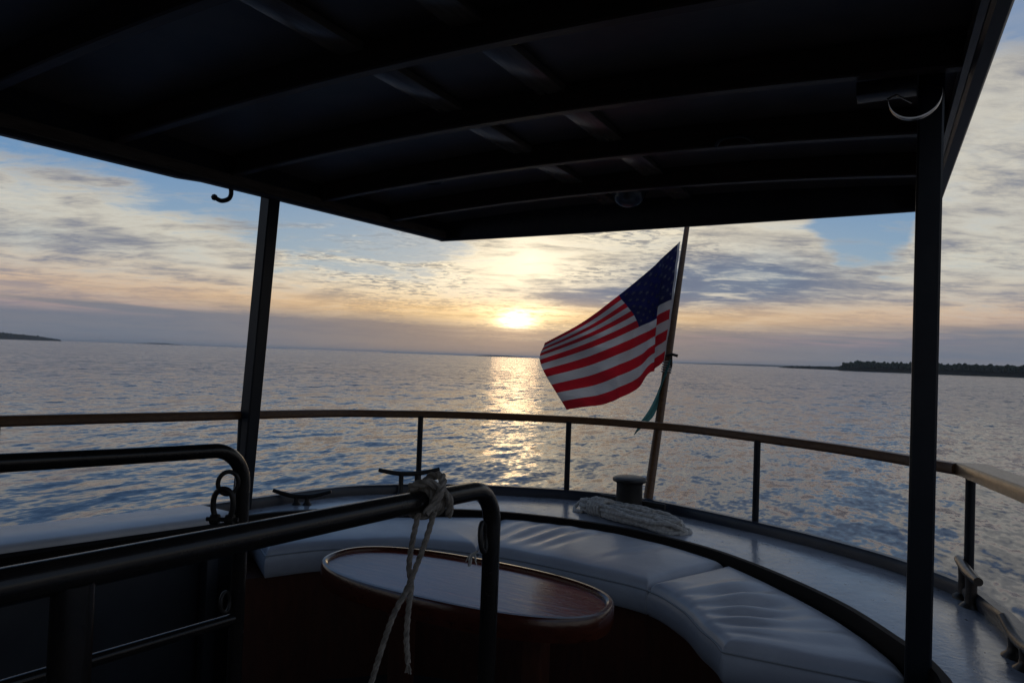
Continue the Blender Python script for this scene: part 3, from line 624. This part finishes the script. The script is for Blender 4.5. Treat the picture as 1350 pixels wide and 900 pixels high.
# ------------------------------------------------------------------ pipe handrails
def bendpath(x, ys, zs, y1, z1, zbot, r=.085):
    P = [(x, ys, zs), (x, y1 - r - .25, z1 + .012), (x, y1 - r, z1)]
    for a in np.linspace(0, math.pi / 2, 12)[1:]: P.append((x, y1 - r + r * math.sin(a), z1 - r + r * math.cos(a)))
    P.append((x, y1, z1 - r - .3)); P.append((x, y1, zbot)); return P
h1 = empty('pipe_handrail', (-.754, 1.27, .9), 'black pipe handrail nearest the viewer, with a rope knotted on it', 'handrail', 'bent black pipe handrails in the cockpit')
MB().tube(bendpath(-.754, -.9, 2.31, 1.274, 2.222, .9), .0190, 20).build('pipe', M['pipe'], h1)
b = MB(); b.tube([(-.754, .41, 2.245), (-.754, .41, .9)], .0205, 20); b.build('leg', M['pipe'], h1)
h2 = empty('pipe_handrail', (-1.558, 1.28, .9), 'black pipe handrail farther left with a mid rail, shackle hanging at its bend', 'handrail', 'bent black pipe handrails in the cockpit')
MB().tube(bendpath(-1.558, -.9, 2.34, 1.282, 2.226, .9, .10), .0195, 20).build('pipe', M['pipe'], h2)
MB().tube([(-1.558, -.9, 1.89), (-1.558, .75, 1.797), (-1.558, 1.28, 1.762)], .015, 14).build('mid_rail', M['pipe'], h2)
MB().tube([(-1.558, -.3, 2.28), (-1.558, -.3, .9)], .0215, 16).build('leg', M['pipe'], h2)
def torus(c, r, q, nrm, a0=0, a1=360, n=28, sc=(1, 1)):
    nv = Vector(nrm).normalized(); u = nv.orthogonal().normalized() if abs(nv.z) > .9 else Vector((0, 0, 1)).cross(nv).normalized(); v = nv.cross(u)
    cl = (a1 - a0) >= 360; m = n
    return [Vector(c) + u * r * sc[0] * math.cos(R(a0 + (a1 - a0) * k / (m if cl else m - 1))) + v * r * sc[1] * math.sin(R(a0 + (a1 - a0) * k / (m if cl else m - 1))) for k in range(m)]
vw = (.45, -.85, 0)        # plane of the rings
o = MB().tube(torus((-.754, 1.240, 2.118), .030, 0, (.87, .2, .1), sc=(.62, 1)), .0055, 10, closed=True).build('eye_ring', M['iron'], h1)
o = MB().tube(torus((-1.558, 1.243, 1.815), .026, 0, (.87, .2, .1), sc=(.7, 1)), .005, 10, closed=True).build('eye_ring', M['iron'], h2)
o = MB().tube(torus((-1.558, 1.235, 2.135), .030, 0, (.8, -.5, 0), sc=(.85, 1)), .006, 10, closed=True).build('eye_ring', M['iron'], h2)
b = MB(); c0 = Vector((-1.558, 1.222, 2.112)); sx = Vector((.85, .5, 0)).normalized(); zz = Vector((0, 0, 1))
U_ = [c0 + sx * a + zz * e for a, e in ((-.020, -.066), (-.026, -.04), (-.024, -.012), (-.014, .004), (0, .009), (.014, .004), (.024, -.012), (.026, -.04), (.020, -.066))]
b.tube(spline(U_, 40), .0075, 10)
for s_ in (-1, 1): b.lathe(c0 + sx * .020 * s_ + zz * -.072 - sx * .010 , [(.002, -.002), (.014, .0), (.016, .01), (.014, .02), (.002, .022)], 14, axis=sx)
b.tube([c0 + sx * -.042 + zz * -.072, c0 + sx * .042 + zz * -.072], .006, 10)
tag(b.build('shackle', M['iron']), 'dark bow shackle hanging from the bend of the left handrail', 'shackle')
b = MB(); rng = random.Random(2)
for k in range(9):
    q = Vector((-.762, 1.232, 2.090)); e_ = Vector((rng.uniform(-.022, .0), rng.uniform(-.02, .0), -.018 - rng.random() * .02)); b.tube(spline([q, q + e_ * .5 + Vector((-.004, -.003, .002)), q + e_], 8), .0013, 5)
tag(b.build('string_tassel', M['rope']), 'short frayed pale string tied to the ring on the front handrail', 'string')
hp = spline([(-1.02, .30, 2.2), (-.99, .385, 2.08), (-.985, .40, 1.98), (-1.0, .36, 1.90), (-1.05, .28, 1.86), (-1.12, .17, 1.87), (-1.16, .06, 1.95)], 50)
tag(MB().tube(hp, .0085, 10).build('hanging_hose', M['pipe']), 'dark hose loop hanging in shade at the lower left edge', 'hose')

# ------------------------------------------------------------------ rope knotted on the handrail
def twisted(b, path, r, twist=55, strands=3, n=8):
    """three-strand laid rope"""
    P = [Vector(q) for q in spline(path, max(24, int(sum((Vector(path[i + 1][:]) - Vector(path[i][:])).length for i in range(len(path) - 1)) / (r * .55))))]
    m = len(P); L = 0; up = Vector((.31, .77, .2)); N = None; fr = []
    for i in range(m):
        t = (P[min(i + 1, m - 1)] - P[max(0, i - 1)]).normalized()
        N = (up - t * up.dot(t)).normalized() if N is None else (N - t * N.dot(t)).normalized()
        if i: L += (P[i] - P[i - 1]).length
        fr.append((P[i], N, t.cross(N), L))
    if strands == 1:
        b.tube([q[0] for q in fr], lambda t: r * (.90 + .10 * math.sin(t * L / r * 1.6)), n); return
    for s_ in range(strands):
        b.tube([p_ + (n_ * math.cos(l / r * .75 + s_ * 2 * math.pi / strands) + c_ * math.sin(l / r * .75 + s_ * 2 * math.pi / strands)) * r * .5 for p_, n_, c_, l in fr], r * .56, n)
kn = empty('knotted_rope', (-.752, 1.03, 2.23), 'worn rope knotted round the front handrail with two hanging ends', 'rope')
b = MB(); kc = Vector((-.754, 1.035, 2.230))
for k, dy in enumerate((-.028, -.012, .006, .022)):
    nr = Vector((.15 * (k - 1.5), 1, .12 * (k - 1.5))); twisted(b, [tuple(q + Vector((0, dy * .8, 0))) for q in torus(kc, .0255 + .002 * (k % 2), 0, nr, 0, 372, 26)], .0066, n=7)
twisted(b, [tuple(kc + Vector(q)) for q in ((.030, -.042, -.015), (.040, -.015, .022), (.015, .022, .042), (-.02, .03, .034), (-.036, .015, .0))], .008, n=7)
twisted(b, [tuple(kc + Vector(q)) for q in ((.034, .024, -.028), (.042, .006, .010), (.022, -.026, .038), (-.01, -.04, .028))], .008, n=7)
b.build('knot', M['rope2'], kn)
b = MB(); twisted(b, [(-.711, .999, 2.221), (-.723, .994, 2.172), (-.736, .988, 2.127), (-.751, .98, 2.081), (-.769, .971, 2.039), (-.786, .963, 1.981), (-.804, .955, 1.906), (-.82, .947, 1.83)], .0053, n=7); b.build('strand', M['rope2'], kn)
b = MB(); twisted(b, [(-.745, .998, 2.214), (-.752, .993, 2.165), (-.756, .991, 2.117), (-.754, .997, 2.082), (-.757, .996, 2.045), (-.758, .994, 1.991), (-.754, .996, 1.945)], .0053, n=7)
for k in range(8): b.tube([(-.754, .996, 1.948), (-.754 + rng.uniform(-.006, .006), .996 + rng.uniform(-.006, .006), 1.935 - rng.random() * .012)], .0013, 5)
b.build('strand', M['rope2'], kn)

# ------------------------------------------------------------------ deck fittings
def on(x, y): return zd(y)
bl = empty('mooring_bollard', (-1.405, 4.0, 1.57), 'black drum bollard with flared cap beside the rope coil', 'bollard')
z0 = zd(4.0) + .008
MB().lathe((-1.405, 4.0, z0), [(.105, 0), (.105, .012), (.084, .02), (.080, .05), (.078, .175), (.082, .188)], 40).build('drum', M['iron'], bl)
MB().lathe((-1.405, 4.0, z0 + .186), [(.080, 0), (.100, .008), (.104, .018), (.100, .028), (.085, .034), (.03, .038), (.002, .038)], 40).build('cap', M['iron'], bl)
MB().tube([(-1.61, 4.05, z0 + .065), (-1.19, 4.03, z0 + .062)], .019, 14).build('cross_bar', M['iron'], bl)

def horn_cleat(name, label, c, ang, L, H, r, gap, material, flat=False, droop=.03, group='deck cleats round the stern'):
    e = empty(name, (c[0], c[1], zd(c[1])), label, 'cleat', group); dv = Vector((math.cos(ang), math.sin(ang), 0)); z0 = zd(c[1]) + .004
    cc = Vector((c[0], c[1], z0))
    P = spline([tuple(cc + dv * (L / 2) * t + Vector((0, 0, H + droop * abs(t) ** 1.6))) for t in (-1, -.62, -.25, .25, .62, 1)], 28)
    MB().tube(P, lambda t: r * (1 - .22 * abs(2 * t - 1) ** 2), 12).build('horn', material, e)
    for s_ in (-1, 1):
        q = cc + dv * gap * s_
        MB().lathe(q, [(r * 2.0, 0), (r * 1.9, .008), (r * 1.1, .022), (r * .95, H * .6), (r * 1.05, H)], 16).build('leg', material, e)
    return e
horn_cleat('deck_cleat', 'large dark cleat on two legs in front of a stanchion, behind the knotted rope', (-2.775, 3.60), R(47), .40, .135, .016, .052, M['iron'])
horn_cleat('deck_cleat', 'low dark cleat with upswept horns beside the thin post at left', (-2.99, 2.88), R(35), .33, .052, .014, .030, M['iron'], droop=.035)
horn_cleat('deck_cleat', 'tube cleat with open end at the foot of the rightmost stanchion', (.262, 3.32), R(-83), .34, .125, .021, .062, M['bronze'], droop=.008)
horn_cleat('deck_cleat', 'flat worn cleat nearest the viewer at the lower right edge', (.350, 2.66), R(-80), .32, .066, .019, .050, M['bronze'], droop=.028)

b = MB(); rng = random.Random(11); A0 = Vector((-1.66, 3.895, 1.57)); B0 = Vector((-1.02, 3.70, 1.57)); ax = (B0 - A0).normalized(); sd_ = Vector((-ax.y, ax.x, 0))
mid = (A0 + B0) / 2; hl_ = (B0 - A0).length / 2
for k in range(11):
    wv = (.03, .05, .07, .09, .105)[k % 5] + rng.uniform(-.008, .008); h0 = .012 + (k // 5) * .026 + rng.random() * .01; ln = hl_ * rng.uniform(.86, 1.04); sh = rng.uniform(-.02, .02); pts = []
    for j in range(25):
        a = 2 * math.pi * j / 24 * (.99)
        ca, sa = math.cos(a), math.sin(a)
        x = ln * math.copysign(abs(ca) ** .55, ca); y = wv * math.copysign(abs(sa) ** .8, sa) + sh
        pin = 1 - .45 * math.exp(-((x + hl_ * .55) / .09) ** 2)
        pts.append(tuple(mid + ax * (x + rng.uniform(-.006, .006)) + sd_ * y * pin + Vector((0, 0, zd(3.8) - 1.57 + .012 + h0 * (.75 + .35 * pin * (1 - abs(x) / hl_ * .5)) + rng.uniform(-.004, .004)))))
    twisted(b, pts, .0135, strands=1, n=8)
for k in range(5):      # turns that hold the hank together
    cc = mid - ax * (hl_ * .60 + (k - 2) * .024) + Vector((0, 0, .05)); nr = (ax + sd_ * .25 * (k - 2) * .3).normalized()
    twisted(b, [tuple(q) for q in torus(cc, .062, 0, nr, 0, 370, 26, sc=(1.2, .75))], .0135, strands=1, n=8)
twisted(b, [tuple(mid + ax * x + sd_ * y + Vector((0, 0, z))) for x, y, z in ((.18, -.02, .075), (.27, -.05, .07), (.35, -.03, .05), (.37, .03, .02), (.33, .07, .015), (.29, .05, .03))], .0135, strands=1, n=8)
for q in (((-.30, .02, .07), (-.37, .06, .06), (-.39, .0, .03), (-.35, -.06, .015), (-.28, -.08, .02)), ((.10, .05, .085), (.22, .085, .075), (.33, .06, .04), (.36, -.01, .02), (.30, -.07, .015), (.18, -.085, .03)),
          ((-.20, -.05, .085), (-.05, -.085, .08), (.10, -.09, .06), (.22, -.06, .06)), ((-.24, .06, .085), (-.1, .09, .075), (.05, .075, .085), (.16, .03, .09)), ((.24, .06, .03), (.33, .10, .012), (.38, .05, .012), (.36, -.03, .012))):
    twisted(b, [tuple(mid + ax * x + sd_ * y + Vector((0, 0, z))) for x, y, z in q], .0135, strands=1, n=8)
tag(b.build('rope_coil', M['rope']), 'hank of pale grey rope lying on the deck by the bollard', 'rope')

# ------------------------------------------------------------------ flagstaff, flag, pennant
fs = empty('flagstaff', (-1.40, 4.27, 1.57), 'brown tapered wooden flagstaff raked aft at the stern', 'flagpole')
Pb = Vector((-1.39, 4.30, 1.56)); Pt = Vector((-1.42, 5.17, 3.58))
MB().tube([Pb.lerp(Pt, t) for t in np.linspace(0, 1, 12)], lambda t: .031 - .012 * t, 18).build('staff', M['teak'], fs)
b = MB(); b.lathe(Pt, [(.020, -.01), (.028, 0), (.026, .03), (.012, .05), (.002, .054)], 16, axis=(Pt - Pb)); b.build('truck', M['teak'], fs)
q = Pb.lerp(Pt, .485); b = MB(); b.tube([q + Vector((-.01, -.02, .01)), q + Vector((.035, -.035, .02)), q + Vector((.075, -.03, .01))], .010, 8); b.tube([q + Vector((.03, -.03, .02)), q + Vector((.035, -.04, -.06)), q + Vector((.02, -.04, -.11))], .008, 8); b.build('halyard_cleat', M['iron'], fs)
def ray(x, y): return Fv + Rv * ((x - 675) / 900) - Uv * ((y - 450) / 900)
b = MB(); c_ = Pb.lerp(Pt, .43); b.tube([c_ + (Pt - Pb).normalized() * .018 * k + Vector((.034 * math.cos(a), .034 * math.sin(a), 0)) for k, a in [(j / 12, j / 12 * 2 * math.pi) for j in range(60)]], .004, 6)
b.build('lashing', M['rope'], fs)
# flag: control net in metres (along the fly, down the hoist)
GRID = [[(-1.437, 5.047, 3.413), (-1.488, 5.011, 3.352), (-1.537, 4.987, 3.299), (-1.572, 5.01, 3.276), (-1.617, 4.99, 3.223), (-1.805, 4.772, 2.986), (-2.058, 4.685, 2.776), (-2.244, 4.451, 2.611)], [(-1.424, 4.871, 2.963), (-1.466, 4.827, 2.937), (-1.518, 4.802, 2.897), (-1.514, 4.881, 2.859), (-1.549, 4.855, 2.813), (-1.624, 4.708, 2.748), (-1.906, 4.569, 2.595), (-2.206, 4.327, 2.456)], [(-1.42, 4.701, 2.52), (-1.449, 4.676, 2.482), (-1.486, 4.659, 2.448), (-1.493, 4.697, 2.438), (-1.522, 4.686, 2.426), (-1.585, 4.558, 2.302), (-1.762, 4.488, 2.204), (-1.964, 4.265, 2.153)]]
SG = [0, .07, .13, .16, .21, .4, .7, 1.0]; TG = [0, 7 / 13, 1]
def cr(P, X, x):
    i = max(0, min(len(X) - 2, int(np.searchsorted(X, x, side='right')) - 1)); h = X[i + 1] - X[i]; t = (x - X[i]) / h
    def tan(j):
        if j == 0: return (P[1] - P[0]) / (X[1] - X[0])
        if j == len(X) - 1: return (P[-1] - P[-2]) / (X[-1] - X[-2])
        return (P[j + 1] - P[j - 1]) / (X[j + 1] - X[j - 1])
    a, b = tan(i) * h, tan(i + 1) * h
    return (2 * t ** 3 - 3 * t * t + 1) * P[i] + (t ** 3 - 2 * t * t + t) * a + (-2 * t ** 3 + 3 * t * t) * P[i + 1] + (t ** 3 - t * t) * b
FW = Vector((-.49, .87, 0))
def flag_pt(s, t):
    cols = [cr([np.array(g[i]) for g in GRID], TG, t) for i in range(8)]
    p_ = cr(cols, SG, s)
    wv = .034 * math.sin(s * 17 + t * 5) * min(1, max(0, s - .2) * 4) + .007 * math.sin(s * 43 - t * 11 + 2 * math.sin(t * 7)) * min(1, s * 6) + .006 * math.sin(s * 13 + t * 31 + math.sin(s * 19)) + .05 * max(0, s - .82) / .18 * max(0, .35 - t) / .35
    return Vector(p_) + FW * wv
NS, NTT = 100, 104
b = MB(); b.loft([[flag_pt(s / NS, t / NTT) for t in range(NTT + 1)] for s in range(NS + 1)])
mi = []
for s in range(NS):
    for t in range(NTT): mi.append(2 if (1 < s < 40 and t < 56) else (0 if (t // 8) % 2 == 0 else 1) if s > 1 else 1)
b.mi = mi
for r_ in range(9):          # nine rows of stars, both faces of the cloth
    for c_ in range(6 if r_ % 2 == 0 else 5):
        s0 = .4 * ((c_ + 1) * 2 - (1 if r_ % 2 == 0 else 0)) / 12; t0 = 7 / 13 * (r_ + 1) / 10
        for sgn in (-1, 1):
            vs = [flag_pt(s0, t0) + FW * .0025 * sgn]
            for kk in range(10):
                rad = .0165 if kk % 2 == 0 else .0068; a = math.pi * kk / 5
                vs.append(flag_pt(s0 + rad * math.sin(a) * 1.0, t0 - rad * math.cos(a) * 1.45) + FW * .0025 * sgn)
            b.add(vs, [(0, 1 + kk, 1 + (kk + 1) % 10) for kk in range(10)], 3)
b.mi[:NS * NTT] = mi
fl = b.build('flag', [M['red'], M['white'], M['blue'], M['star']], smooth=180)
uv = fl.data.uv_layers.new(name='UVMap'); co_ = np.empty(len(fl.data.vertices) * 3); fl.data.vertices.foreach_get('co', co_); co_ = co_.reshape(-1, 3)
li = np.empty(len(fl.data.loops), int); fl.data.loops.foreach_get('vertex_index', li); uv.data.foreach_set('uv', np.ascontiguousarray(co_[li][:, [1, 2]]).ravel())
tag(fl, 'red and white striped flag with starry blue canton blowing from the flagstaff', 'flag')
PEN = [(-1.373, 4.67, 2.522), (-1.39, 4.629, 2.426), (-1.423, 4.579, 2.279), (-1.465, 4.525, 2.134), (-1.542, 4.45, 2.004)]
b = MB(); wd_ = [.012, .03, .045, .075, .004]; pp = spline(PEN, 30); r_ = []
for i, q in enumerate(pp):
    u_ = i / 29; ww = float(np.interp(u_, [0, .2, .5, .78, .8, 1], [.012, .03, .05, .075, .06, .004]))
    a = .2 + .5 * math.sin(u_ * 5); dv = R0 * math.cos(a) + FW * math.sin(a) * .6 + Vector((0, 0, .25))
    r_.append([Vector(q) + dv * ww * (k / 6 - .5) + FW * .012 * math.sin(k * 1.1 + u_ * 9) for k in range(7)])
b.loft(r_); pn = b.build('pennant', M['teal'], smooth=180)
tag(pn, 'narrow teal cloth streamer hanging from the flagstaff below the flag', 'pennant')

# ------------------------------------------------------------------ haze
hz = MB().box((-70000, -70000, -3), (70000, 70000, 42), 0).build('haze', mat('haze_air', (1, 1, 1)), smooth=0)
m = hz.data.materials[0]; m.node_tree.nodes.clear(); T = NT(m.node_tree)
pv = T.n('ShaderNodeVolumePrincipled'); pv.inputs['Color'].default_value = (.95, .96, .985, 1); pv.inputs['Density'].default_value = .00008
T.L.new(pv.outputs[0], T.n('ShaderNodeOutputMaterial').inputs['Volume']); tag(hz, kind='stuff')
